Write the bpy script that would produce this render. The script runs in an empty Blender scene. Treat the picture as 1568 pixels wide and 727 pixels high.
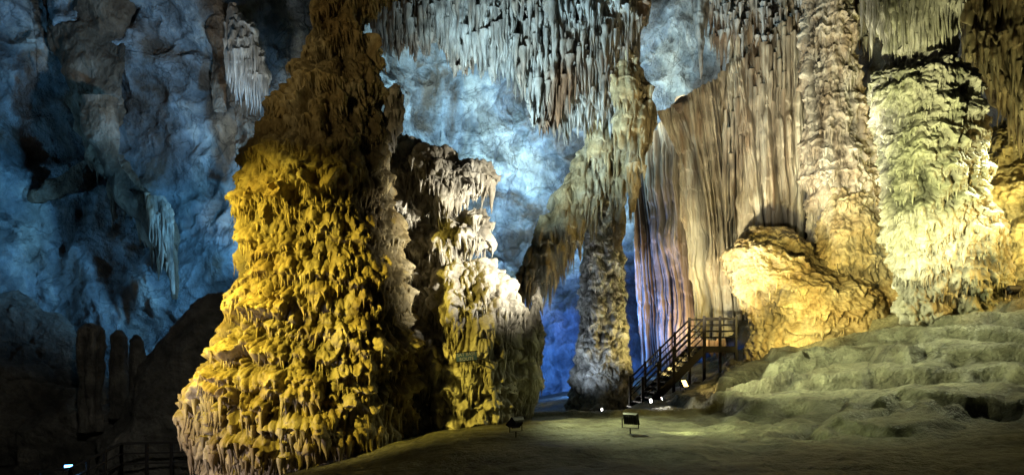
import bpy, numpy as np, math, random, bmesh
from mathutils import Vector, Matrix
random.seed(5); rng=np.random.default_rng(7)
sc=bpy.context.scene
f32=np.float32
DQ=.84   # mesh density factor
# image coordinates: pixel column b and pixel row e (1120 units = 45 deg) from the camera at the origin, r = estimated forward range in metres
def from_px(b,e,r): return ((b-784.)/1120.*r, r, (540.-e)/1120.*r)

# ---------- noise ----------
def hsh(ix,iy,iz,seed):
    h=(ix.view(np.uint32)*np.uint32(374761393)+iy.view(np.uint32)*np.uint32(668265263)
       +iz.view(np.uint32)*np.uint32(1440662683)+np.uint32((seed*2654435)&0xffffffff))
    h^=h>>np.uint32(13); h*=np.uint32(1274126177); h^=h>>np.uint32(16); h*=np.uint32(2246822519); h^=h>>np.uint32(15)
    return (h&np.uint32(0xffffff)).astype(f32)/f32(16777216.)
def vnoise(p,seed=0):
    p=p.astype(f32); i=np.floor(p).astype(np.int32); f=p-i; u=f*f*f*(f*(f*6-15)+10)
    x,y,z=[np.ascontiguousarray(i[:,k]) for k in range(3)]; ux,uy,uz=u[:,0],u[:,1],u[:,2]
    def c(a,b,d): return hsh(x+np.int32(a),y+np.int32(b),z+np.int32(d),seed)
    x00=c(0,0,0)*(1-ux)+c(1,0,0)*ux; x10=c(0,1,0)*(1-ux)+c(1,1,0)*ux
    x01=c(0,0,1)*(1-ux)+c(1,0,1)*ux; x11=c(0,1,1)*(1-ux)+c(1,1,1)*ux
    return ((x00*(1-uy)+x10*uy)*(1-uz)+(x01*(1-uy)+x11*uy)*uz)*2-1
ROT=np.array([[.36,.48,-.8],[-.8,.6,0],[.48,.64,.6]])
def fbm(p,o=4,seed=0):
    r=0;a=1.
    for k in range(o):
        r=r+a*vnoise(p*(2.03**k)+k*17.3,seed+k); a*=.5; p=p@ROT
    return r/1.6
def ridge(p,o=4,seed=0):
    r=0;a=1.
    for k in range(o):
        r=r+a*(1-np.abs(vnoise(p*(2.03**k)+k*11.3,seed+k))*2); a*=.5; p=p@ROT
    return r/1.8
def lobes(p,s,k,seed=0,up=.55,dn=1.6,rad=.8):
    q=(p/np.array([s,s,s*k])).astype(f32); i=np.floor(q).astype(np.int32)
    best=np.zeros(len(q),f32)
    X,Y,Z=[np.ascontiguousarray(i[:,j]) for j in range(3)]
    for a in (-1,0,1):
        for b in (-1,0,1):
            for c in (-1,0,1):
                x=X+np.int32(a);y=Y+np.int32(b);z=Z+np.int32(c)
                h1=hsh(x,y,z,seed);h2=hsh(x,y,z,seed+31);h3=hsh(x,y,z,seed+77)
                dx=q[:,0]-(x+h1);dy=q[:,1]-(y+h2);dz=q[:,2]-(z+h3)
                dz=np.where(dz>0,dz*f32(up),dz*f32(dn))
                r2=(.55+.4*h1)**2*rad
                v=(1-(dx*dx+dy*dy+dz*dz)/r2)*(.6+.4*h2)
                np.maximum(best,v,out=best)
    return np.sqrt(best+.003)-.05
def relief(P,cfg,Q=None,seed=0):
    p=(P if Q is None else Q).astype(f32).copy(); h=np.zeros(len(p),f32)
    P0=p.copy()
    for (f,a) in cfg.get('drip',()):
        p[:,2]+=a*vnoise(P0*np.array([f,f,f*.2]),seed+91)
    for (f,a) in cfg.get('warp',()):
        p[:,0]+=a*vnoise(P0*f,seed+51); p[:,1]+=a*vnoise(P0*f+9,seed+52)
    for n,(H,a,fq) in enumerate(cfg.get('tier',())):
        t=P0[:,2]+H*.7*fbm(P0*np.array([.45,.45,.5])/H**.5,2,seed+60+n)+H*.2*vnoise(P0*np.array([fq,fq,.8]),seed+61+n)+H*.26*vnoise(P0*np.array([fq*2.4,fq*2.4,1.]),seed+62+n)
        t=t/H; fr=t-np.floor(t); m=np.clip(.5+1.*fbm(P0*np.array([.8,.8,1.3])/H,2,seed+63+n),0.0,1.2)
        s=np.clip(fr/.16,0,1); s=s*s*(3-2*s)
        h+=a*m*s*((1-fr)/.84)**1.2
    for n,(s,k,a) in enumerate(cfg.get('lobes',())):
        m=1.
        if n>0: m=.75+.4*vnoise(P0/(s*5),seed+n*7)
        h+=a*m*(lobes(p,s,k,seed+n*13)-.5)
    for n,(s,a) in enumerate(cfg.get('fbm',())): h+=a*fbm(P0/s,4,seed+n*5+3)
    for n,(s,a) in enumerate(cfg.get('ridge',())): h+=a*ridge(P0/s,4,seed+n*5+23)
    return h
# ---------- mesh helpers ----------
def gfaces(nu,nv,wrap,off=0):
    m=nu if wrap else nu-1
    a=np.arange(m); b=(a+1)%nu
    r=np.arange(nv-1)[:,None]*nu
    return np.stack([r+a,r+b,r+nu+b,r+nu+a],-1).reshape(-1,4)+off
def gnorm(G,wrap):
    if wrap: du=np.roll(G,-1,1)-np.roll(G,1,1)
    else: du=np.gradient(G,axis=1)
    dv=np.gradient(G,axis=0)
    n=np.cross(du,dv); n/=np.linalg.norm(n,axis=-1,keepdims=True)+1e-9
    return n
def mesh(name,pieces,mat,smooth=True):
    V=[];Fc=[];R=[];off=0
    for (v,f,r) in pieces:
        V.append(v.reshape(-1,3));Fc.append(f+off);R.append(r.reshape(-1));off+=V[-1].shape[0]
    V=np.concatenate(V).astype(f32);Fc=np.concatenate(Fc).astype(np.int32);R=np.concatenate(R).astype(f32)
    me=bpy.data.meshes.new(name); me.vertices.add(len(V)); me.vertices.foreach_set('co',V.ravel())
    me.loops.add(Fc.size); me.loops.foreach_set('vertex_index',Fc.ravel())
    me.polygons.add(len(Fc)); me.polygons.foreach_set('loop_start',np.arange(len(Fc),dtype=np.int32)*4)
    me.update(calc_edges=True)
    me.polygons.foreach_set('use_smooth',np.full(len(Fc),smooth))
    at=me.attributes.new('relief','FLOAT','POINT'); at.data.foreach_set('value',R)
    me.materials.append(mat); ob=bpy.data.objects.new(name,me); sc.collection.objects.link(ob); return ob
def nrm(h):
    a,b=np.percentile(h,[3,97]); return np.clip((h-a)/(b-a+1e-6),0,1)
def column(sec,D,nt,nz,cfg,ry=.8,seed=0,amp=1.,smooth=3,pct=72):
    nt=int(nt*DQ); nz=int(nz*DQ)
    sec=sorted(sec); e=np.array([s[0] for s in sec],float)
    ee=np.linspace(e[0],e[-1],nz)
    bl=np.interp(ee,e,[s[1] for s in sec]); br=np.interp(ee,e,[s[2] for s in sec])
    if smooth:
        w=max(1,int(nz*smooth/200)); ker=np.hanning(2*w+3)[1:-1]; ker/=ker.sum()
        bl=np.convolve(np.pad(bl,w,'edge'),ker,'valid');br=np.convolve(np.pad(br,w,'edge'),ker,'valid')
    z=(540-ee)/1120*D; xl=(bl-784)/1120*D; xr=(br-784)/1120*D
    cx=(xl+xr)/2; rx=np.maximum((xr-xl)/2,.01)
    s=np.linspace(-1,1,nt,endpoint=False); ph=math.pi*(.6*s+.4*s**3)
    G=np.zeros((nz,nt,3))
    G[...,0]=cx[:,None]+rx[:,None]*np.sin(ph); G[...,1]=D-(rx*ry)[:,None]*np.cos(ph); G[...,2]=z[:,None]
    N=gnorm(G,True)
    rad=np.stack([np.sin(ph),-np.cos(ph),0*ph],-1)
    if (N*rad).sum()<0: N=-N
    P=G.reshape(-1,3); h=relief(P,cfg,seed=seed)*amp
    hh=h-np.percentile(h,pct)
    taper=np.clip(rx/.5,.15,1)[:,None]
    G2=G+N*(hh.reshape(nz,nt)*taper)[...,None]
    return (G2,gfaces(nt,nz,True),nrm(h)),N
def sheet(top,bot,nu,nv,cfg,seed=0,jag=.3,jf=3.,bulge=0.,face=(0,-1,0)):
    def path(pts,n):
        W=np.array([from_px(*p) for p in pts]); d=np.r_[0,np.cumsum(np.linalg.norm(np.diff(W,axis=0),axis=1))]
        t=np.linspace(0,1,n); return np.stack([np.interp(t,d/d[-1],W[:,k]) for k in range(3)],-1),d[-1]
    T,L=path(top,nu);B,L2=path(bot,nu)
    u=np.linspace(0,max(L,L2),nu)
    q=np.stack([u*jf,0*u,0*u],-1)
    B=B.copy(); B[:,2]+=jag*(vnoise(q,seed+5)+.7*vnoise(q*2.7,seed+6))
    t=np.linspace(0,1,nv)[:,None,None]
    G=T[None]*(1-t)+B[None]*t
    G[...,1]-=bulge*np.sin(math.pi*t[...,0])
    N=gnorm(G,False)
    if (N*np.array(face)).sum()<0:N=-N
    Q=np.stack([np.broadcast_to(u,(nv,nu)),np.zeros((nv,nu)),G[...,2]],-1).reshape(-1,3)
    h=relief(None,cfg,Q=Q,seed=seed)
    w=u[None,:]+.14*vnoise(np.stack([Q[:,0]*.8,0*Q[:,0],Q[:,2]*.35],-1),seed+9).reshape(nv,nu)+.03*vnoise(np.stack([Q[:,0]*3,0*Q[:,0],Q[:,2]*1.4],-1),seed+10).reshape(nv,nu)
    for (s,a) in cfg.get('pipe',()):
        qq=(w/s).ravel().astype(f32); i0=np.floor(qq).astype(np.int32); z0=np.zeros_like(i0); best=np.zeros(len(qq),f32)
        for da in (-1,0,1):
            x=i0+np.int32(da); c=hsh(x,z0,z0,seed+3); rr=.42+.35*hsh(x,z0,z0,seed+4)
            best=np.maximum(best,(1-((qq-(x+c))/rr)**2)*(.5+.5*hsh(x,z0,z0,seed+8)))
        h=h+a*(np.sqrt(best)-.5)*(.8+.5*vnoise(Q*np.array([1/s,1,.5]),seed+12))
    G2=G+N*h.reshape(nv,nu)[...,None]
    return (G2,gfaces(nu,nv,False),nrm(h)),N
def spikes(A,seed=0,nseg=10,nr=16,flat=1.):
    A=np.asarray(A,float); n=len(A); t=np.linspace(0,1,nr); ph=np.linspace(0,2*math.pi,nseg,endpoint=False)
    x,y,z,L,r=[A[:,k][:,None,None] for k in range(5)]
    T=t[None,:,None]; Z=z-L*T+0*ph
    ax=np.stack([(x*3+0*Z).ravel(),(y*3+0*Z).ravel(),(Z*2.2).ravel()],-1)
    wob=(.12*vnoise(ax,seed+3)).reshape(Z.shape)
    R=r*((1-T)**.75*(.85+.15*np.cos(T*3))+.02)+0*Z
    P=np.stack([x+R*np.sin(ph)+wob*T*.6,y-R*np.cos(ph),Z],-1)
    nn=vnoise(P.reshape(-1,3)*np.array([7,7,3.]),seed).reshape(Z.shape)
    n2=vnoise(P.reshape(-1,3)*np.array([16,16,9.]),seed+1).reshape(Z.shape)
    R2=R*(1+.35*nn+.2*n2)
    P=np.stack([x+R2*np.sin(ph)+wob*T*.6,y-R2*np.cos(ph)*flat,Z],-1)
    f0=gfaces(nseg,nr,True); F=(f0[None]+(np.arange(n)*nseg*nr)[:,None,None]).reshape(-1,4)
    return (P,F,np.clip(.6+.4*nn,0,1))
def hang(G,N,n,zlo,zhi,Lr,rr,seed=0):
    P=G.reshape(-1,3);Nn=N.reshape(-1,3)
    m=(P[:,2]>zlo)&(P[:,2]<zhi)&(Nn[:,1]<.35)
    Nf=gnorm(G,True).reshape(-1,3)
    if (Nf*Nn).sum()<0: Nf=-Nf
    w=m*(np.clip(-Nf[:,2]-.2,0.004,1)); w=w/w.sum()
    idx=np.random.default_rng(seed).choice(len(P),n,p=w); g=np.random.default_rng(seed+1)
    L=Lr[0]+(Lr[1]-Lr[0])*g.random(n)**2.2; r=rr[0]+(rr[1]-rr[0])*g.random(n)**1.5
    r=np.minimum(r,L*.35)
    Q=P[idx]-Nf[idx]*r[:,None]*.3; Q[:,2]+=r*.8
    return spikes(np.c_[Q,L,r],seed,8,9)

# ---------- materials ----------
def stone(name,c1,c2,c3,scale=.6,streak=1.,rough=.62,bump=.5,dark=.45,fine=9.,spec=.35,crack=0):
    m=bpy.data.materials.new(name); m.use_nodes=True; nt=m.node_tree; nd=nt.nodes; lk=nt.links; nd.clear()
    o=nd.new('ShaderNodeOutputMaterial'); b=nd.new('ShaderNodeBsdfPrincipled'); lk.new(b.outputs[0],o.inputs[0])
    tc=nd.new('ShaderNodeTexCoord'); mp=nd.new('ShaderNodeMapping'); mp.inputs['Scale'].default_value=(1,1,streak); lk.new(tc.outputs['Object'],mp.inputs[0])
    n1=nd.new('ShaderNodeTexNoise'); n1.inputs['Scale'].default_value=scale; n1.inputs['Detail'].default_value=6; n1.inputs['Roughness'].default_value=.66; n1.inputs['Distortion'].default_value=.8
    lk.new(mp.outputs[0],n1.inputs['Vector'])
    rp=nd.new('ShaderNodeValToRGB'); lk.new(n1.outputs['Fac'],rp.inputs[0])
    el=rp.color_ramp.elements; el[0].position=.38; el[0].color=(*c1,1); el[1].position=.62; el[1].color=(*c3,1)
    e=el.new(.5); e.color=(*c2,1)
    n2=nd.new('ShaderNodeTexNoise'); n2.inputs['Scale'].default_value=fine; n2.inputs['Detail'].default_value=6; n2.inputs['Roughness'].default_value=.7; lk.new(mp.outputs[0],n2.inputs['Vector'])
    mr=nd.new('ShaderNodeMapRange'); mr.inputs[1].default_value=.3; mr.inputs[2].default_value=.7; mr.inputs[3].default_value=.6; mr.inputs[4].default_value=1.28; lk.new(n2.outputs['Fac'],mr.inputs[0])
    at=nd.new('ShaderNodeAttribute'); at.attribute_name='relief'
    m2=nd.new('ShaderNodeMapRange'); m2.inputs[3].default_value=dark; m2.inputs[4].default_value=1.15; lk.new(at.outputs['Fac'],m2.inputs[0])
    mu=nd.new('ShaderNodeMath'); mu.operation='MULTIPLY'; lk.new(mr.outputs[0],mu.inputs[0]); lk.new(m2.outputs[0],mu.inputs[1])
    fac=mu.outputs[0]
    if crack:
        n4=nd.new('ShaderNodeTexNoise'); n4.inputs['Scale'].default_value=crack; n4.inputs['Detail'].default_value=5; n4.inputs['Distortion'].default_value=1.2; lk.new(mp.outputs[0],n4.inputs['Vector'])
        s1=nd.new('ShaderNodeMath'); s1.operation='SUBTRACT'; s1.inputs[1].default_value=.5; lk.new(n4.outputs['Fac'],s1.inputs[0])
        s2=nd.new('ShaderNodeMath'); s2.operation='ABSOLUTE'; lk.new(s1.outputs[0],s2.inputs[0])
        s3=nd.new('ShaderNodeMapRange'); s3.inputs[2].default_value=.014; s3.inputs[3].default_value=.5; s3.inputs[4].default_value=1; lk.new(s2.outputs[0],s3.inputs[0])
        mm=nd.new('ShaderNodeMath'); mm.operation='MULTIPLY'; lk.new(fac,mm.inputs[0]); lk.new(s3.outputs[0],mm.inputs[1]); fac=mm.outputs[0]
    vm=nd.new('ShaderNodeVectorMath'); vm.operation='SCALE'; lk.new(rp.outputs[0],vm.inputs[0]); lk.new(fac,vm.inputs['Scale'])
    lk.new(vm.outputs[0],b.inputs['Base Color'])
    b.inputs['Roughness'].default_value=rough
    b.inputs['Specular IOR Level'].default_value=spec
    bp=nd.new('ShaderNodeBump'); bp.inputs['Strength'].default_value=bump; bp.inputs['Distance'].default_value=.1 if fine>5 else .5; lk.new(n2.outputs['Fac'],bp.inputs['Height']); lk.new(bp.outputs[0],b.inputs['Normal'])
    return m
def plain(name,c,rough=.5,metal=0.,em=None,es=0):
    m=bpy.data.materials.new(name); m.use_nodes=True; nt=m.node_tree; b=nt.nodes['Principled BSDF']
    n=nt.nodes.new('ShaderNodeTexNoise'); n.inputs['Scale'].default_value=14; n.inputs['Detail'].default_value=4
    tc=nt.nodes.new('ShaderNodeTexCoord'); nt.links.new(tc.outputs['Object'],n.inputs['Vector'])
    rp=nt.nodes.new('ShaderNodeValToRGB'); rp.color_ramp.elements[0].color=(*[x*.6 for x in c],1); rp.color_ramp.elements[1].color=(*[min(1,x*1.3) for x in c],1)
    nt.links.new(n.outputs['Fac'],rp.inputs[0]); nt.links.new(rp.outputs[0],b.inputs['Base Color'])
    b.inputs['Roughness'].default_value=rough; b.inputs['Metallic'].default_value=metal
    if em: b.inputs['Emission Color'].default_value=(*em,1); b.inputs['Emission Strength'].default_value=es
    return m
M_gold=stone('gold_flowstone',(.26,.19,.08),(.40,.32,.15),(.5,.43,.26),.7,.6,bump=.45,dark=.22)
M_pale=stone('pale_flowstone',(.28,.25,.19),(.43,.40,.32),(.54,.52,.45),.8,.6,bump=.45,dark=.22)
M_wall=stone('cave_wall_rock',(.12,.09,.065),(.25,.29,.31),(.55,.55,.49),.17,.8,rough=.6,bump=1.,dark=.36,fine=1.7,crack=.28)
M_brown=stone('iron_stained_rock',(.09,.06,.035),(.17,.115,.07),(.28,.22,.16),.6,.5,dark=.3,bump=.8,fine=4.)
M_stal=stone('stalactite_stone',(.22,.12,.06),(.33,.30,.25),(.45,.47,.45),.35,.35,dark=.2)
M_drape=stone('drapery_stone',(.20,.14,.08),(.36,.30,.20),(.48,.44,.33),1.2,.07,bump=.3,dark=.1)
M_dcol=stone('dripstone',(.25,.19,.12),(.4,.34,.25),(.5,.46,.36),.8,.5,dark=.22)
M_green=stone('greenish_flowstone',(.29,.29,.17),(.46,.43,.31),(.53,.50,.41),.5,.5,bump=.45,dark=.22)  # flowstone with a slightly green base colour
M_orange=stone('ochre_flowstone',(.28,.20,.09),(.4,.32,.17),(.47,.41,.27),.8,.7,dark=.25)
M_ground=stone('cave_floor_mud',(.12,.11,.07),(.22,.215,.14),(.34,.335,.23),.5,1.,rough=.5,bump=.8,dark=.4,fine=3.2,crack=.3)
M_dark=stone('dark_rock',(.07,.065,.055),(.13,.12,.10),(.2,.18,.15),.5,1.,fine=4.,bump=.8)
M_wood=plain('dark_wood',(.02,.015,.012),.6)
M_metal=plain('black_housing',(.03,.03,.032),.4,.6)

POP=dict(tier=[(1.2,.42,1.6),(.52,.24,3.6)],drip=[(2.6,.10)],lobes=[(1.3,.9,.3),(.40,1.15,.33),(.17,1.25,.17)],fbm=[(2.5,.3),(.12,.02)])
POP2=dict(tier=[(1.1,.36,2.),(.45,.22,3.8)],drip=[(3.,.12)],lobes=[(1.2,1.3,.4),(.36,1.5,.3),(.15,1.5,.14)],fbm=[(1.8,.3),(.12,.02)])
FLOW=dict(tier=[(.7,.18,1.8),(.3,.08,4.)],drip=[(2.,.12)],lobes=[(1.6,.9,.4),(.5,.8,.24),(.2,.8,.13)],fbm=[(2.5,.3),(.15,.03)])
FLUTE=dict(pipe=[(.75,.5),(.25,.36),(.11,.12)],fbm=[(2.6,.35),(.2,.015)],tier=[(2.6,.15,2.),(1.1,.06,4.)])
STAL=dict(tier=[(1.5,.45,1.6),(.6,.25,3.5)],drip=[(2.5,.3)],lobes=[(1.3,2.,.5),(.5,3.,.4),(.2,3.,.16)],fbm=[(2.,.4),(.2,.03)])
ROCK=dict(lobes=[(2.5,1.,.5),(.8,1.2,.2)],fbm=[(3.,.6),(.7,.2)],ridge=[(1.8,.35)])

# ---------- ground ----------
cp=np.array([(-12,2,-2.6),(0,2,-2.0),(10,2,-1.9),(0,9,-1.9),(6,10,-1.85),(0,13.6,-1.8),(-.5,19.5,-1.75),(3,14.5,-1.72),(5,17.5,-1.6),(3,20,-1.72),(-2.8,17,-2.1),
(-6,16,-2.9),(-4,14.5,-2.5),(-14,20,-4.2),(-14,28,-4.4),(-24,22,-4.5),(-10,12,-3.5),(-20,8,-4.5),
(4.3,22,-1.45),(7.7,25,-.1),(10.6,25,.6),(12.8,24,1.25),(14.8,22,1.95),(20,22,3.),(8.4,12,-1.6),(8,16,-1.2),(11.2,16,-.75),(11,20,.3),(7,20,-.9),(16,17,.8),(14,12,-1.0),(20,8,-1),(28,15,3),
(0,30,-2.4),(3.6,30,-2.4),(3,25,-2.2),(5,28,-1.9),(0,45,-3),(-8,45,-3.5),(8,33,-.8),(15,35,1.5),(26,35,3),(32,25,4),(-30,40,-3),(40,45,4),(0,55,-3)],float)
def tps(c,x,y):
    d=np.hypot(c[:,0][:,None]-c[:,0],c[:,1][:,None]-c[:,1]); K=d*d*np.log(d+1e-9)+np.eye(len(c))*.15
    Pm=np.c_[np.ones(len(c)),c[:,:2]]; A=np.block([[K,Pm],[Pm.T,np.zeros((3,3))]])
    w=np.linalg.solve(A,np.r_[c[:,2],0,0,0]); o=w[-3]+w[-2]*x+w[-1]*y
    for k in range(len(c)):
        r=np.hypot(x-c[k,0],y-c[k,1]); o=o+w[k]*r*r*np.log(r+1e-9)
    return o
NX,NY=960,700
gs=np.linspace(-1,1,NX); gu=3+40*(.5*gs+.5*gs**3); tv=np.linspace(0,1,NY); gy=1+54*(.4*tv+.6*tv**2.4)
X,Y=np.meshgrid(gu,gy); Z=tps(cp,X,Y)
pf=np.stack([X.ravel(),Y.ravel(),0*X.ravel()],-1)
slope=np.clip((X-3.2)/2.5,0,1).ravel()*np.clip((Y-12.5)/3,0,1).ravel()
zf=Z.ravel()
wq=pf.copy(); wq[:,0]+=.9*fbm(pf*.35,3,4)+.15*vnoise(pf*1.6,6); wq[:,1]+=.9*fbm(pf*.35,3,5)+.15*vnoise(pf*1.6,7)
pads=lobes(wq*np.array([.5,1.,1]),1.7,1,301,1,1,1.0); pads2=lobes(wq*np.array([.55,1.1,1]),.75,1,302,1,1,1.0); pads3=lobes(wq*np.array([.7,1.,1]),.33,1,303,1,1,1.1)
t=(zf+.6*fbm(pf*.28,3,9)+.08*vnoise(pf*2.,14))/.62; fr=t-np.floor(t); step=(np.clip((fr-.8)/.2,0,1)**1.2-fr)*.62
zf=zf+slope*(.75*step+.30*(pads-.7)+.16*(pads2-.6)*(.7+.5*vnoise(pf*.5,33))+.05*(pads3-.5))
hg=.10*fbm(pf*.6,5,6)+.05*(ridge(pf*1.4,3,8))*slope+.03*fbm(pf*3,4,2)
edge=13.9+.5*vnoise(pf*.4,71)+.15*vnoise(pf*1.7,72)
rough_fg=np.clip((edge-Y.ravel())/1.5,0,1)
lip=np.clip((edge-Y.ravel())/.9,0,1); lip=lip*lip*(3-2*lip)
zf=zf-.14*lip*np.clip((pf[:,0]+3)/1.5,0,1)*np.clip((5.5-pf[:,0])/2.,0,1)+.07*rough_fg*(pads2-.5)+.04*rough_fg*pads3
ker=np.clip((pf[:,0]+.2)/.6,0,1)*np.clip((8.2-pf[:,0])/.8,0,1)
zf=zf+.14*np.exp(-((Y.ravel()-20.2-.25*vnoise(pf*.5,73))/.2)**4)*ker
flat=np.exp(-((X.ravel()-2)/3.5)**4-((Y.ravel()-16.8)/3.)**4)
zf=zf+hg*(1-.5*flat)+.05*flat*(pads2-.5)+.03*flat*(pads3-.5)
G=np.stack([X,Y,zf.reshape(X.shape)],-1)
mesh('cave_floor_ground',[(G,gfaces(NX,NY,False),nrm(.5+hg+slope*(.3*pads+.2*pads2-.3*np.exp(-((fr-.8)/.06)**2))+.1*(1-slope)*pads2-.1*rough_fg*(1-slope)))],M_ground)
def gz(x,y):
    i=int(np.argmin(abs(gy-y))); j=int(np.argmin(abs(gu-x))); return float(G[i,j,2])

# ---------- back wall & roof ----------
wx=np.linspace(-38,42,980); wz=np.linspace(-7,26,430); X,Zw=np.meshgrid(wx,wz)
Yw=np.interp(X,[-46,-26,-20,-12,-9,-5,0,6,12,20,28,50],[22,27,31,32,35,44,47,46,42,36,31,24])
lean=np.interp(X,[-46,-10,-4,50],[12.5,12.5,8,8])
Yw=Yw-np.clip(Zw-lean,0,None)**1.35*.2
P=np.stack([X,Yw,Zw],-1); pf=P.reshape(-1,3)
pw=pf+1.4*np.stack([fbm(pf/2.5,4,201),fbm(pf/2.5,4,202),fbm(pf/2.5,4,203)],-1)
cell=lobes(pw,3.2,1.2,205,1,1,1.5); cell2=lobes(pw,1.2,1.1,206,1,1,1.4)
h=1.7*fbm(pf/8,3,11)+1.2*ridge(pf*np.array([.2,.2,.13])+3,4,15)+.4*fbm(pf/1.4,5,12)+.8*(cell-.7)+.3*(cell2-.7)*(.5+.7*vnoise(pf/4,44))+.32*ridge(pw/1.3,5,16)
N=gnorm(P,False); N=-N if (N*np.array([0,-1,0])).sum()<0 else N
mesh('cave_wall',[(P+N*h.reshape(X.shape)[...,None],gfaces(980,430,False),nrm(.5*fbm(pf/1.4,5,12)+.3*cell+.2*cell2+.3*ridge(pw/1.3,5,16)))],M_wall)

# ---------- golden column ----------
sec=[(-70,488,586),(0,482,582),(30,472,572),(60,462,558),(100,450,576),(140,434,588),(180,414,597),(215,392,608),(260,374,618),(330,361,625),(420,353,630),(470,349,632),(510,335,636),(550,312,638),(590,296,640),(630,288,640),(665,292,635),(700,318,615),(730,335,600),(770,345,600)]
c1,N1=column(sec,18,1250,1000,POP,.78,seed=3,amp=.92)
sp=[hang(c1[0],N1,700,-2.5,-1.0,(.15,.65),(.04,.10),11),hang(c1[0],N1,3400,-1.0,9,(.06,.36),(.018,.05),12)]
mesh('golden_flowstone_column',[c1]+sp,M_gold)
# pale tiered mass
pcs=[]
sA=[(205,590,612),(225,590,668),(250,585,702),(300,585,695),(350,585,684),(400,585,706),(450,580,740),(500,575,772),(560,570,800),(620,560,812),(680,560,790),(740,570,740)]
a,Na=column(sA,19.6,700,560,POP2,.85,seed=21,amp=.85); pcs.append(a); pcs.append(hang(a[0],Na,900,-2,5.3,(.08,.5),(.025,.07),31))
def piece(sec,D,nt,nz,cfg,ry,seed,amp=.6,n=40,L=(.1,.55),r=(.03,.07)):
    g,Ng=column(sec,D,nt,nz,cfg,ry,seed=seed,amp=amp); pcs.append(g)
    if n: pcs.append(hang(g[0],Ng,n,-9,50,L,r,seed+50))
piece([(218,640,645),(226,630,695),(245,625,708),(256,630,760),(275,640,764),(288,650,752),(302,660,712),(330,670,680)],18.4,360,220,POP2,.8,61,.7,180)
piece([(318,720,746),(333,692,754),(352,670,754),(372,660,750),(392,665,722),(412,670,695)],18.5,320,180,POP2,.9,62,.7,160)
piece([(396,720,735),(405,690,754),(425,670,772),(445,670,792),(470,660,807),(510,660,806),(560,670,798),(600,690,780)],18.4,420,300,POP2,.8,63,.85,320)
piece([(438,822,828),(452,815,830),(480,800,834),(520,780,836),(570,770,830),(620,760,824),(670,770,802)],19.3,320,320,POP2,.9,64,.6,160)
piece([(128,604,608),(140,592,616),(170,585,620),(200,580,614),(235,585,604)],18.2,220,220,POP2,.9,65,.45,50)
pcs.append(spikes([(*from_px(752,276,18.4),.85,.12),(*from_px(740,285,18.3),.45,.09),(*from_px(715,300,18.3),.35,.08),(*from_px(700,305,18.2),.45,.09),(*from_px(728,292,18.4),.3,.07)],5))
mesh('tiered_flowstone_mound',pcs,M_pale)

# ---------- hanging stalactite curtain ----------
pcs=[]
EB=[(560,30),(575,60),(610,100),(650,75),(690,100),(740,125),(780,90),(800,150),(835,210),(860,190),(880,160),(920,180),(960,190),(978,120)]
def ebot(b): return np.interp(b,[p[0] for p in EB],[p[1] for p in EB])
a,Na=column([(-90,560,1000),(0,572,985),(25,585,982),(50,640,978),(75,710,975),(105,775,970),(140,805,966),(175,826,955),(190,836,850)],27,760,360,STAL,.32,seed=71,amp=.9); pcs.append(a)
pcs.append(hang(a[0],Na,900,8,16,(.2,1.1),(.05,.14),72))
g=np.random.default_rng(3); arr=[]
for i in range(2600):
    b=g.uniform(565,978); eb=ebot(b)+12*math.sin(b*.11)+8*math.sin(b*.31); L=7+60*g.random()**2.0; e1=g.uniform(-60,eb) if g.random()<.78 else eb-g.uniform(0,20)
    e0=e1-L; t=(b-775)/208; rng_=27-1.95*math.sqrt(max(0,1-t*t))+g.uniform(-.35,.5)+ (0.008*max(0,e0))
    x,y,z=from_px(b,e0,rng_); arr.append((x,y,z,L/1120*27,min(.04+.15*g.random()**1.5,L/1120*27*.28)))
pcs.append(spikes(arr,8,8,12)); mesh('ceiling_stalactite_curtain',pcs,M_stal)
pcs=[]
for s,D,sd,n in [([(80,935,975),(130,930,1000),(160,935,1014),(190,942,1014),(220,950,1003),(260,958,990),(300,963,978),(325,966,972)],26.5,81,60),
    ([(150,900,965),(240,905,962),(290,922,960),(340,930,958),(385,940,950)],27.5,82,60),
    ([(225,890,935),(265,865,935),(300,842,928),(345,825,910),(380,812,880),(420,785,850),(445,777,828),(458,780,805)],28.5,83,170),
    ([(180,910,970),(260,880,960),(310,880,940),(345,890,930),(420,895,905)],29.3,84,60)]:
    a,Na=column(s,D,320,300,STAL,.5,seed=sd,amp=.55); pcs+= [a,hang(a[0],Na,n,-9,50,(.2,1.4),(.05,.15),sd)]
mesh('hanging_flowstone_drape',pcs,M_orange)
a,Na=column([(230,895,962),(280,905,945),(330,900,945),(400,890,955),(500,882,962),(560,875,968),(620,866,975),(670,862,980)],29.3,520,640,dict(tier=[(.45,.14,3.)],drip=[(3,.15)],lobes=[(.9,.8,.25),(.36,.9,.28),(.15,1.,.12)],fbm=[(2,.2),(.12,.02)]),.9,seed=91,amp=.8)
mesh('slender_column',[a,hang(a[0],Na,300,-2.5,7,(.08,.35),(.03,.08),92)],M_pale)

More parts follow.
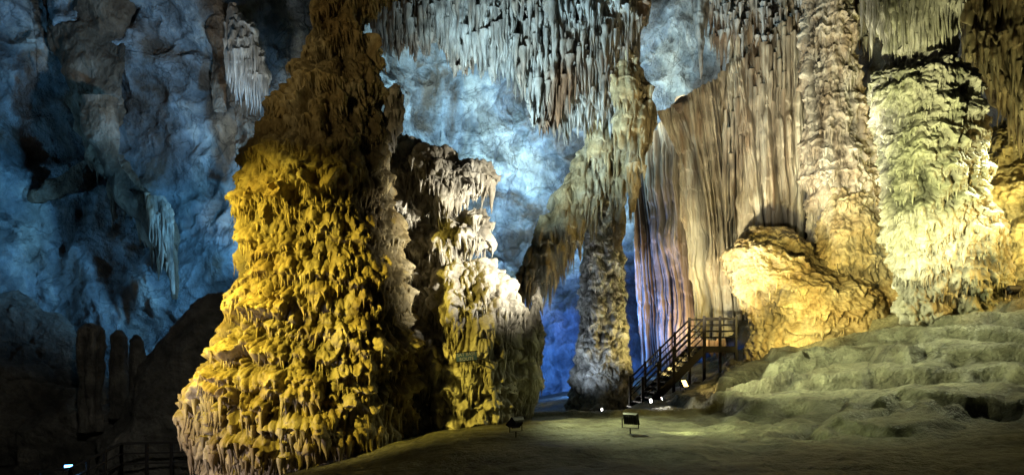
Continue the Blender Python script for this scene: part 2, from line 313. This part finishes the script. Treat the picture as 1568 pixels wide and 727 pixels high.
# ---------- draperies ----------
a,_=sheet([(965,250,38),(985,215,38),(1010,195,37),(1045,150,36),(1080,140,36)],[(985,560,38),(1010,560,37.5),(1040,550,37),(1070,545,36),(1110,540,36)],520,240,FLUTE,seed=101,jag=.2)
mesh('far_drapery',[a],M_drape)
a,_=sheet([(1028,172,31),(1050,150,30),(1085,130,30),(1135,100,29.5)],[(1082,520,30.5),(1095,515,30),(1118,505,29.5),(1150,470,29)],540,340,FLUTE,seed=111,jag=.4,bulge=.4)
b_,_=sheet([(1105,110,29.5),(1140,80,29),(1180,45,28.6),(1255,10,28.5)],[(1138,385,29.2),(1160,390,28.8),(1195,400,28.4),(1255,390,28.2)],700,400,FLUTE,seed=121,jag=.5,bulge=.3)
c_,_=sheet([(1120,60,29.6),(1150,30,29.4),(1190,10,29),(1260,-20,28.8)],[(1105,185,29.8),(1140,170,29.3),(1175,140,28.8),(1260,90,28.5)],420,160,FLUTE,seed=125,jag=.5,bulge=.3)
# loose hanging strands in front of the sheets
arr=[]
for i in range(130):
    b=g.uniform(1105,1250); e0=np.interp(b,[1100,1140,1180,1255],[115,85,50,15])+g.uniform(-10,150); rr_=np.interp(b,[1100,1250],[29.1,28.0])-g.uniform(0,.25)
    arr.append((*from_px(b,e0,rr_),g.uniform(1.2,4.5),g.uniform(.05,.13)))
mesh('fluted_drapery',[a,b_,c_,spikes(arr,128,8,26)],M_drape)
a,Na=column([(138,1060,1080),(150,1035,1090),(165,1022,1092),(178,1025,1080),(188,1030,1050)],30.6,260,120,ROCK,.8,seed=127,amp=.3)
mesh('rock_ledge',[a],M_brown)
M2=dict(tier=[(1.,.28,2.),(.42,.17,3.8)],drip=[(2.5,.14)],lobes=[(1.,2.2,.35),(.36,2.,.3),(.15,1.5,.13)],fbm=[(2.,.3),(.14,.03)])
a,Na=column([(-60,1215,1288),(0,1226,1302),(100,1230,1312),(180,1233,1326),(230,1232,1342),(300,1234,1354),(340,1240,1360),(400,1250,1374),(450,1262,1388),(520,1270,1395)],27.3,620,620,M2,.85,seed=131,amp=.8)
mesh('tall_dripstone_column',[a,hang(a[0],Na,600,1,13,(.1,.6),(.03,.09),132)],M_dcol)
a,Na=column([(352,1150,1200),(368,1130,1240),(390,1110,1268),(420,1113,1306),(450,1128,1355),(490,1146,1390),(560,1146,1395)],26.8,600,320,FLOW,.7,seed=141,amp=.8)
c_,Nc=column([(290,1270,1330),(330,1255,1345),(400,1250,1376),(450,1262,1390),(500,1262,1394),(560,1262,1390)],26.4,380,320,M2,.7,seed=143,amp=.7)
mesh('ochre_flowstone_mound',[a,hang(a[0],Na,300,0,5,(.08,.4),(.03,.07),142),c_,hang(c_[0],Nc,260,0,7,(.1,.45),(.03,.08),144)],M_orange)
GR=dict(tier=[(1.,.28,2.),(.4,.17,3.6)],drip=[(2.2,.12)],lobes=[(1.,.8,.3),(.36,.8,.28),(.16,1.,.15)],fbm=[(2.,.35),(.12,.02)])
p1,Nq=column([(45,1385,1435),(70,1366,1452),(95,1350,1468),(120,1330,1484),(145,1327,1492),(180,1338,1498),(250,1346,1504),(300,1351,1504),(350,1358,1492),(400,1368,1472),(440,1380,1452),(500,1386,1450)],22,700,620,GR,.85,seed=151,amp=.8)
p2,N2=column([(270,1450,1480),(290,1440,1504),(320,1433,1524),(360,1428,1539),(400,1430,1545),(440,1438,1547),(490,1445,1542)],21.8,460,360,GR,.85,seed=153,amp=.65)
p3,N3=column([(-60,1308,1474),(0,1318,1466),(25,1334,1464),(50,1350,1460),(80,1365,1453),(120,1378,1444)],21.9,520,300,dict(tier=[(.8,.25,4.)],drip=[(2.5,.3)],lobes=[(.6,4.,.3),(.22,4.,.22)],fbm=[(1.5,.2)]),.85,seed=154,amp=.8)
mesh('giant_dripstone_column',[p1,p2,p3,hang(p1[0],Nq,1300,1.5,9,(.07,.36),(.025,.055),155),hang(p3[0],N3,380,8,12,(.2,1.1),(.03,.09),156),hang(p2[0],N2,420,1.5,6,(.08,.36),(.03,.06),157)],M_green)
a,Na=column([(-60,1460,1720),(0,1465,1720),(60,1478,1720),(120,1500,1720),(160,1520,1720),(190,1545,1700),(205,1570,1650)],24.5,560,300,dict(tier=[(1.6,.3,3.)],warp=[(.5,.1)],lobes=[(.8,6,.5),(.3,8,.35),(.14,4,.12)],fbm=[(2,.4)]),.5,seed=161,amp=.9)
mesh('hanging_drapery',[a,hang(a[0],Na,400,6,13,(.2,1.4),(.04,.12),162)],M_drape)
a,Na=column([(180,1540,1640),(200,1500,1680),(240,1494,1700),(300,1498,1720),(380,1516,1740),(480,1526,1750)],26,420,300,FLOW,.7,seed=171)
mesh('yellow_flowstone_mound',[a,hang(a[0],Na,120,3,9,(.1,.5),(.03,.08),172)],M_gold)
a,Na=column([(-120,1075,1400),(0,1085,1350),(30,1090,1330),(60,1120,1300),(90,1150,1250)],31,560,240,STAL,.45,seed=181)
arr=[]
for i in range(520):
    b=g.uniform(1088,1340); L=g.uniform(10,80)*(.3+.7*g.random()); e0=g.uniform(-70,60); x,y,z=from_px(b,e0,30.-1.6*math.sqrt(max(0,1-((b-1215)/160)**2))+g.uniform(0,.6)); arr.append((x,y,z,L/1120*29,.03+.12*g.random()**1.5))
arr2=[(*from_px(1072,-60,27),4.4,.36),(*from_px(1062,-60,27.2),2.6,.22),(*from_px(1082,-60,27.1),2.9,.22)]
mesh('ceiling_stalactites',[a,spikes(arr,18),spikes(arr2,19,28,140)],M_stal)
# ---------- left wall features ----------
pcs=[]
for s,D,sd,ry in [([(-60,30,230),(0,50,210),(80,80,200),(160,112,190),(230,130,182),(290,160,226),(330,200,266),(360,225,272),(400,252,275)],30,191,.3),
     ([(150,128,172),(200,132,172),(250,145,188),(295,165,226),(340,208,262),(380,236,270),(430,258,274),(458,264,272)],28.6,195,.5),
     ([(-60,300,345),(0,315,350),(60,318,352),(120,322,350),(170,330,345)],30,192,.5),
     ([(130,352,400),(200,358,400),(260,362,392),(300,365,380)],29,193,.6),
     ([(245,128,138),(265,100,138),(285,65,125),(300,45,95),(310,50,65)],30.5,194,.4)]:
    a,Na=column(s,D,360,340,ROCK,ry,seed=sd,amp=.8 if sd!=195 else .5,pct=60); pcs.append(a)
    if sd==191: pcs.append(hang(a[0],Na,60,3,9,(.3,1.6),(.06,.2),sd))
mesh('brown_rock_rib',pcs,M_brown)
a,Na=column([(5,350,358),(20,345,372),(45,340,390),(75,342,405),(100,350,412),(118,375,414),(130,395,410)],28,300,220,STAL,.6,seed=201,amp=.5)
b_,Nb=column([(300,225,250),(320,228,262),(345,238,266),(380,250,268),(450,264,268)],28.2,200,200,STAL,.6,seed=203,amp=.35)
mesh('fringed_stalactite_cluster',[a,hang(a[0],Na,300,9.5,14,(.3,1.5),(.04,.1),202),b_,hang(b_[0],Nb,60,3,7,(.3,1.2),(.05,.12),204)],M_stal)
a,_=column([(445,315,345),(460,285,358),(500,250,362),(560,210,365),(620,185,365),(700,165,365),(760,150,365)],24,360,300,ROCK,.6,seed=211,amp=.6)
b_,_=column([(445,-60,20),(470,-90,70),(520,-120,110),(600,-150,150),(700,-150,170)],26,300,260,ROCK,.6,seed=212)
d_,_=column([(560,-60,0),(590,-60,90),(630,-60,190),(680,-60,260),(760,-60,300)],25,300,200,ROCK,.3,seed=214)
mesh('dark_boulder_mound',[a,b_,d_],M_dark)
for k,(s,D) in enumerate([([(494,132,142),(502,122,158),(530,118,162),(570,118,158),(610,122,155),(660,122,155)],24.0),([(505,178,186),(515,168,196),(560,166,196),(640,168,196)],24.3),([(512,204,210),(522,196,220),(560,194,222),(640,196,222)],23.9)]):
    a,_=column(s,D,160,160,dict(lobes=[(.22,6,.22)],fbm=[(.8,.15)]),.9,seed=220+k); mesh('fluted_stalagmite',[a],M_dark)

# ---------- built things ----------
def beams(name,L,mat,bev=.006,parent=None):
    V=[];Fs=[]
    for (a,b,w,h) in L:
        a=Vector(a);b=Vector(b);d=(b-a).normalized(); up=Vector((0,0,1)) if abs(d.z)<.95 else Vector((0,1,0))
        s=d.cross(up).normalized(); u=s.cross(d).normalized(); o=len(V)
        for p in (a,b):
            for i,j in ((-1,-1),(1,-1),(1,1),(-1,1)): V.append(p+s*i*w/2+u*j*h/2)
        Fs+=[[o+k for k in q] for q in ((3,2,1,0),(4,5,6,7),(0,1,5,4),(1,2,6,5),(2,3,7,6),(3,0,4,7))]
    me=bpy.data.meshes.new(name); me.from_pydata(V,[],Fs); me.materials.append(mat)
    ob=bpy.data.objects.new(name,me); sc.collection.objects.link(ob)
    m=ob.modifiers.new('b','BEVEL'); m.width=bev; m.segments=1
    if parent: ob.parent=parent
    return ob
def empty(name,loc=(0,0,0)):
    e=bpy.data.objects.new(name,None); e.location=loc; sc.collection.objects.link(e); return e
st_=empty('wooden_staircase'); A=Vector((4.5,25.2,-2.0)); B=Vector((6.75,25.7,.12)); n=12; L=[]; R=[]
w=Vector((-.25,1.1,0))
for o in (Vector((0,0,0)),w): L.append((A+o,B+o,.07,.26))
for i in range(n+1):
    p=A.lerp(B,i/n)+Vector((0,0,.1)); L.append((p,p+w,.27,.045)); L.append((p+Vector((.1,0,-.09)),p+w+Vector((.1,0,-.09)),.02,.13))
C=B+Vector((1.15,.1,0))
for i in range(8):
    p=B.lerp(C,i/7)+Vector((0,0,.1)); L.append((p,p+w,.15,.04))
for o in (Vector((0,0,0)),w):
    L.append((B+o,C+o,.07,.2))
    for p in (B,C,A.lerp(B,.5)): L.append((p+o,p+o-Vector((0,0,2.2)),.1,.1))
    for h_ in (1.0,.78,.56,.34):
        R.append((A+o+Vector((0,0,h_+.1)),B+o+Vector((0,0,h_+.1)),.05,.06 if h_==1. else .035)); R.append((B+o+Vector((0,0,h_+.1)),C+o+Vector((0,0,h_+.1)),.05,.06 if h_==1. else .035))
    for t in np.linspace(0,1,5):
        p=A.lerp(B,t)+o; R.append((p,p+Vector((0,0,1.18)),.085,.085))
    for t in (.5,1): p=B.lerp(C,t)+o; R.append((p,p+Vector((0,0,1.18)),.085,.085))
for h_ in (1.,.78,.56,.34): R.append((C+Vector((0,0,h_+.1)),C+w+Vector((0,0,h_+.1)),.05,.05))
beams('treads',L,M_wood,parent=st_); beams('handrail',R,M_wood,parent=st_)
rl=empty('walkway_railing'); R=[]
pts=[Vector(from_px(-40,735,20)),Vector(from_px(108,716,20.5)),Vector(from_px(186,678,21.5)),Vector(from_px(300,676,22))]
for a,b in zip(pts[:-1],pts[1:]):
    for d in (0,.3,.6): R.append((a-Vector((0,0,d)),b-Vector((0,0,d)),.07,.07 if d==0 else .04))
    for t in np.linspace(0,1,4): p=a.lerp(b,t); R.append((p+Vector((0,0,.02)),p-Vector((0,0,1.15)),.08,.08))
beams('rails',R,M_wood,parent=rl)
dk=[]
for a,b in zip(pts[:-1],pts[1:]):
    a2=a-Vector((0,0,1.12)); b2=b-Vector((0,0,1.12)); k=14
    for i in range(k): p=a2.lerp(b2,(i+.5)/k); dk.append((p+Vector((0,-.1,0)),p+Vector((0,1.3,0)),(b2-a2).length/k*.9,.05))
beams('deck',dk,M_wood,parent=rl)
def spot(name,loc,tgt,col,W,ang=90,blend=.8,rad=.25):
    l=bpy.data.lights.new(name,'SPOT'); l.energy=W; l.color=col; l.spot_size=math.radians(ang); l.spot_blend=blend; l.shadow_soft_size=rad
    o=bpy.data.objects.new(name,l); o.location=loc; o.rotation_euler=(Vector(tgt)-Vector(loc)).to_track_quat('-Z','Y').to_euler(); sc.collection.objects.link(o); return o
def flood(loc,tgt,col,lit,size=.3,power=0,ang=100):
    e=empty('floodlight',loc); d=(Vector(tgt)-Vector(loc)); az=math.atan2(-d.x,d.y); el=math.atan2(d.z,math.hypot(d.x,d.y))
    s=size
    bm=bmesh.new(); fr=[(-.5,-.36),(.5,-.36),(.5,.36),(-.5,.36)]
    prof=[(.22,1.),(.16,1.06),(.12,1.),(-.06,.9),(-.2,.5)]
    rings=[[bm.verts.new((x*k*s,yy*s,z*k*s)) for x,z in fr] for yy,k in prof]
    for r0,r1 in zip(rings[:-1],rings[1:]):
        for i in range(4): bm.faces.new((r0[i],r0[(i+1)%4],r1[(i+1)%4],r1[i]))
    bm.faces.new(rings[-1])
    for i in range(5):
        x=(-.3+.15*i)*s; bmesh.ops.create_cube(bm,size=1,matrix=Matrix.Translation((x,-.17*s,0))@Matrix.Diagonal((.02*s,.16*s,.5*s,1)))
    bmesh.ops.recalc_face_normals(bm,faces=bm.faces)
    me=bpy.data.meshes.new('housing'); bm.to_mesh(me); bm.free(); me.materials.append(M_metal)
    h=bpy.data.objects.new('housing',me); sc.collection.objects.link(h); h.parent=e; h.location=(0,0,s*.55); h.rotation_euler=(el,0,az)
    me=bpy.data.meshes.new('lens'); me.from_pydata([(x*.93*s,.205*s,z*.93*s) for x,z in fr],[],[(0,1,2,3)])
    me.materials.append(plain('lens_glass',(.3,.3,.3),.1,0,col if lit else None,lit)); l=bpy.data.objects.new('lens',me); sc.collection.objects.link(l); l.parent=e; l.location=h.location; l.rotation_euler=h.rotation_euler
    ca,sa=math.cos(az),math.sin(az); f=lambda x,z:(x*ca*s,x*sa*s,z*s)
    beams('yoke',[(f(-.56,.02),f(-.56,.6),.03*s+.01,.1*s),(f(.56,.02),f(.56,.6),.03*s+.01,.1*s),(f(-.58,.02),f(.58,.02),.1*s,.03*s),(f(0,.02),f(0,-.5),.08*s,.08*s)],M_metal,.002,e)
    if power: spot('floodlight_lamp',Vector(loc)+Vector((0,0,s*.55))+d.normalized()*s*.5,tgt,col,power,ang,rad=.08)
def onfloor(b,r,dz=.12): x=(b-784)/1120*r; return (x,r,gz(x,r)+dz)
YEL=(1,.77,.11);CRM=(1,.93,.78);BLU=(.12,.45,1);CYN=(.5,.85,1);GRN=(1,1,.55);WHT=(1,.95,.85)
flood(onfloor(790,15.6),(-2.5,18,2),CRM,0,.34)
flood(onfloor(965,15.4),(6,20,0),GRN,0,.34)
flood(onfloor(1550,21),(14,23,6),GRN,0,.4)
flood(onfloor(920,26.8),(4.6,26.2,-2.0),WHT,12,.22,80,120)
flood(onfloor(995,21.5),(6,20,-1.2),WHT,12,.16,60,120)
flood(onfloor(1012,24),(8,23,0),WHT,12,.15)
flood(onfloor(1046,24,.2),(7.5,22.5,0),(1,.7,.2),6,.34,110,120)
flood(onfloor(1386,22.6),(12.6,21.5,6),GRN,20,.26,500,110)
flood(from_px(105,722,21),(-12,19.5,-2.6),BLU,14,.22,25,120)
S='cave_spotlight'
spot(S,(-12.0,9.2,4.8),(-5.5,17.2,.9),YEL,18000,42,.95,.3)
spot(S,(-9.5,13.4,-2.6),(-6.2,17,-1.5),(.95,.82,1),650,75)
spot(S,(-7,8,6),(-4.4,17,8),(1,.76,.38),650,50)
spot(S,(3.9,14.2,2.2),(-1.2,19,2.8),CRM,7500,46,.8,.2)
spot(S,(-7,24,4),(-17,31,6.5),(.15,.5,.95),5200,100)
spot(S,(-24,20,1),(-17,31,8),(.18,.55,1),2600,80)
spot(S,(-9,23,6),(-15,31,14),(.85,.9,.9),1700,70)
spot(S,(-6,12,4),(-13.5,24,-1.2),(.8,.8,.72),900,56)  # weak neutral fill, added to lift the boulders and stalagmites; no fixture
spot(S,(-1,31,1.5),(-1,43,14),CYN,36000,92)
spot(S,(4.5,32,11.5),(7,39,16.5),(.95,1,.92),4500,110)
spot(S,(3.4,34,-1.5),(3.5,45,4),(.07,.26,1),10000,120)
spot(S,(-1.5,21.5,5),(1.5,28,11),(.62,.88,1),6500,90)
spot(S,(1.3,26,-1.5),(3.7,29,2),(.6,.75,1),550,90)
spot(S,(6,26.5,-1.0),(4.4,29,4),(1,.82,.3),1400,110)
spot(S,(6.2,22,4),(5.2,27,8.5),(1,.88,.55),900,60)
spot(S,(6.0,33,-1),(6.5,37,4),(.55,.5,1),900,110)
spot(S,(9,33,0),(8.7,36,4),(1,.66,.28),1500,120)
spot(S,(4.4,23.2,.6),(10.,29.5,6.5),(1,.9,.6),5200,68,.8,.12)
spot(S,(8.6,21.8,1.6),(11.,27,2.),(1,.8,.26),1800,95)
spot(S,(7,20,3),(13,28,11),(.95,.92,.8),5000,66,.8,.15)
spot(S,(8.0,16.8,2.),(13,22,6),GRN,6000,66,.8,.15)
spot(S,(16.2,17.5,3),(14.2,22,3.2),(1,.68,.18),2000,85)
spot(S,(15.8,22,2.5),(18,26,7),(1,.9,.35),2000,120)
spot(S,(2.9,15.5,-1.2),(5.0,16.0,-1.75),(.9,1,.45),260,85)
spot(S,(1.4,18.2,1.3),(2.8,17.2,-1.8),(.92,1,.5),1300,92)
spot(S,(3.6,20,1.8),(10.5,20.5,-.2),(.96,1,.55),3800,80)
spot(S,(15,21,6.5),(9.5,20.5,-.2),(.96,1,.6),2600,72)
sg=empty('direction_sign',(-1.0,16.1,-.08)); sg.rotation_euler=(0,math.radians(-6),math.radians(-8))
beams('board',[((-.23,0,0),(.23,0,0),.03,.19)],plain('sign_face',(.10,.2,.32),.4),.004,sg)
beams('frame',[((-.24,0,.1),(.24,0,.1),.04,.02),((-.24,0,-.1),(.24,0,-.1),.04,.02),((-.12,.03,0),(-.12,1.6,-.1),.03,.03),((.12,.03,0),(.12,1.6,-.1),.03,.03)],M_metal,.002,sg)
tx=bpy.data.curves.new('lettering','FONT'); tx.body='SAT BASE\nROUTE'; tx.size=.1; tx.align_x='CENTER'; tx.align_y='CENTER'; tx.extrude=.001
to=bpy.data.objects.new('lettering',tx); sc.collection.objects.link(to); to.parent=sg; to.location=(0,-.019,0); to.rotation_euler=(math.pi/2,0,0); tx.materials.append(plain('white_paint',(.75,.75,.75)))
# ---------- world / camera ----------
wd=bpy.data.worlds.new('World'); sc.world=wd; wd.use_nodes=True; nt=wd.node_tree; bg=nt.nodes['Background']
sky=nt.nodes.new('ShaderNodeTexSky'); sky.sky_type='NISHITA'; sky.sun_disc=False; sky.sun_elevation=math.radians(2); nt.links.new(sky.outputs[0],bg.inputs[0]); bg.inputs[1].default_value=.007
cam=bpy.data.cameras.new('Camera'); co=bpy.data.objects.new('Camera',cam); sc.collection.objects.link(co); co.rotation_euler=(math.pi/2,0,0)
cam.sensor_width=36; cam.lens=36*1120/1568; cam.shift_y=176.6/1568; cam.clip_end=400; cam.clip_start=.1; sc.camera=co
sc.view_settings.view_transform='Standard'; sc.view_settings.look='None'; sc.view_settings.exposure=0
print('faces',sum(len(o.data.polygons) for o in sc.objects if o.type=='MESH'))
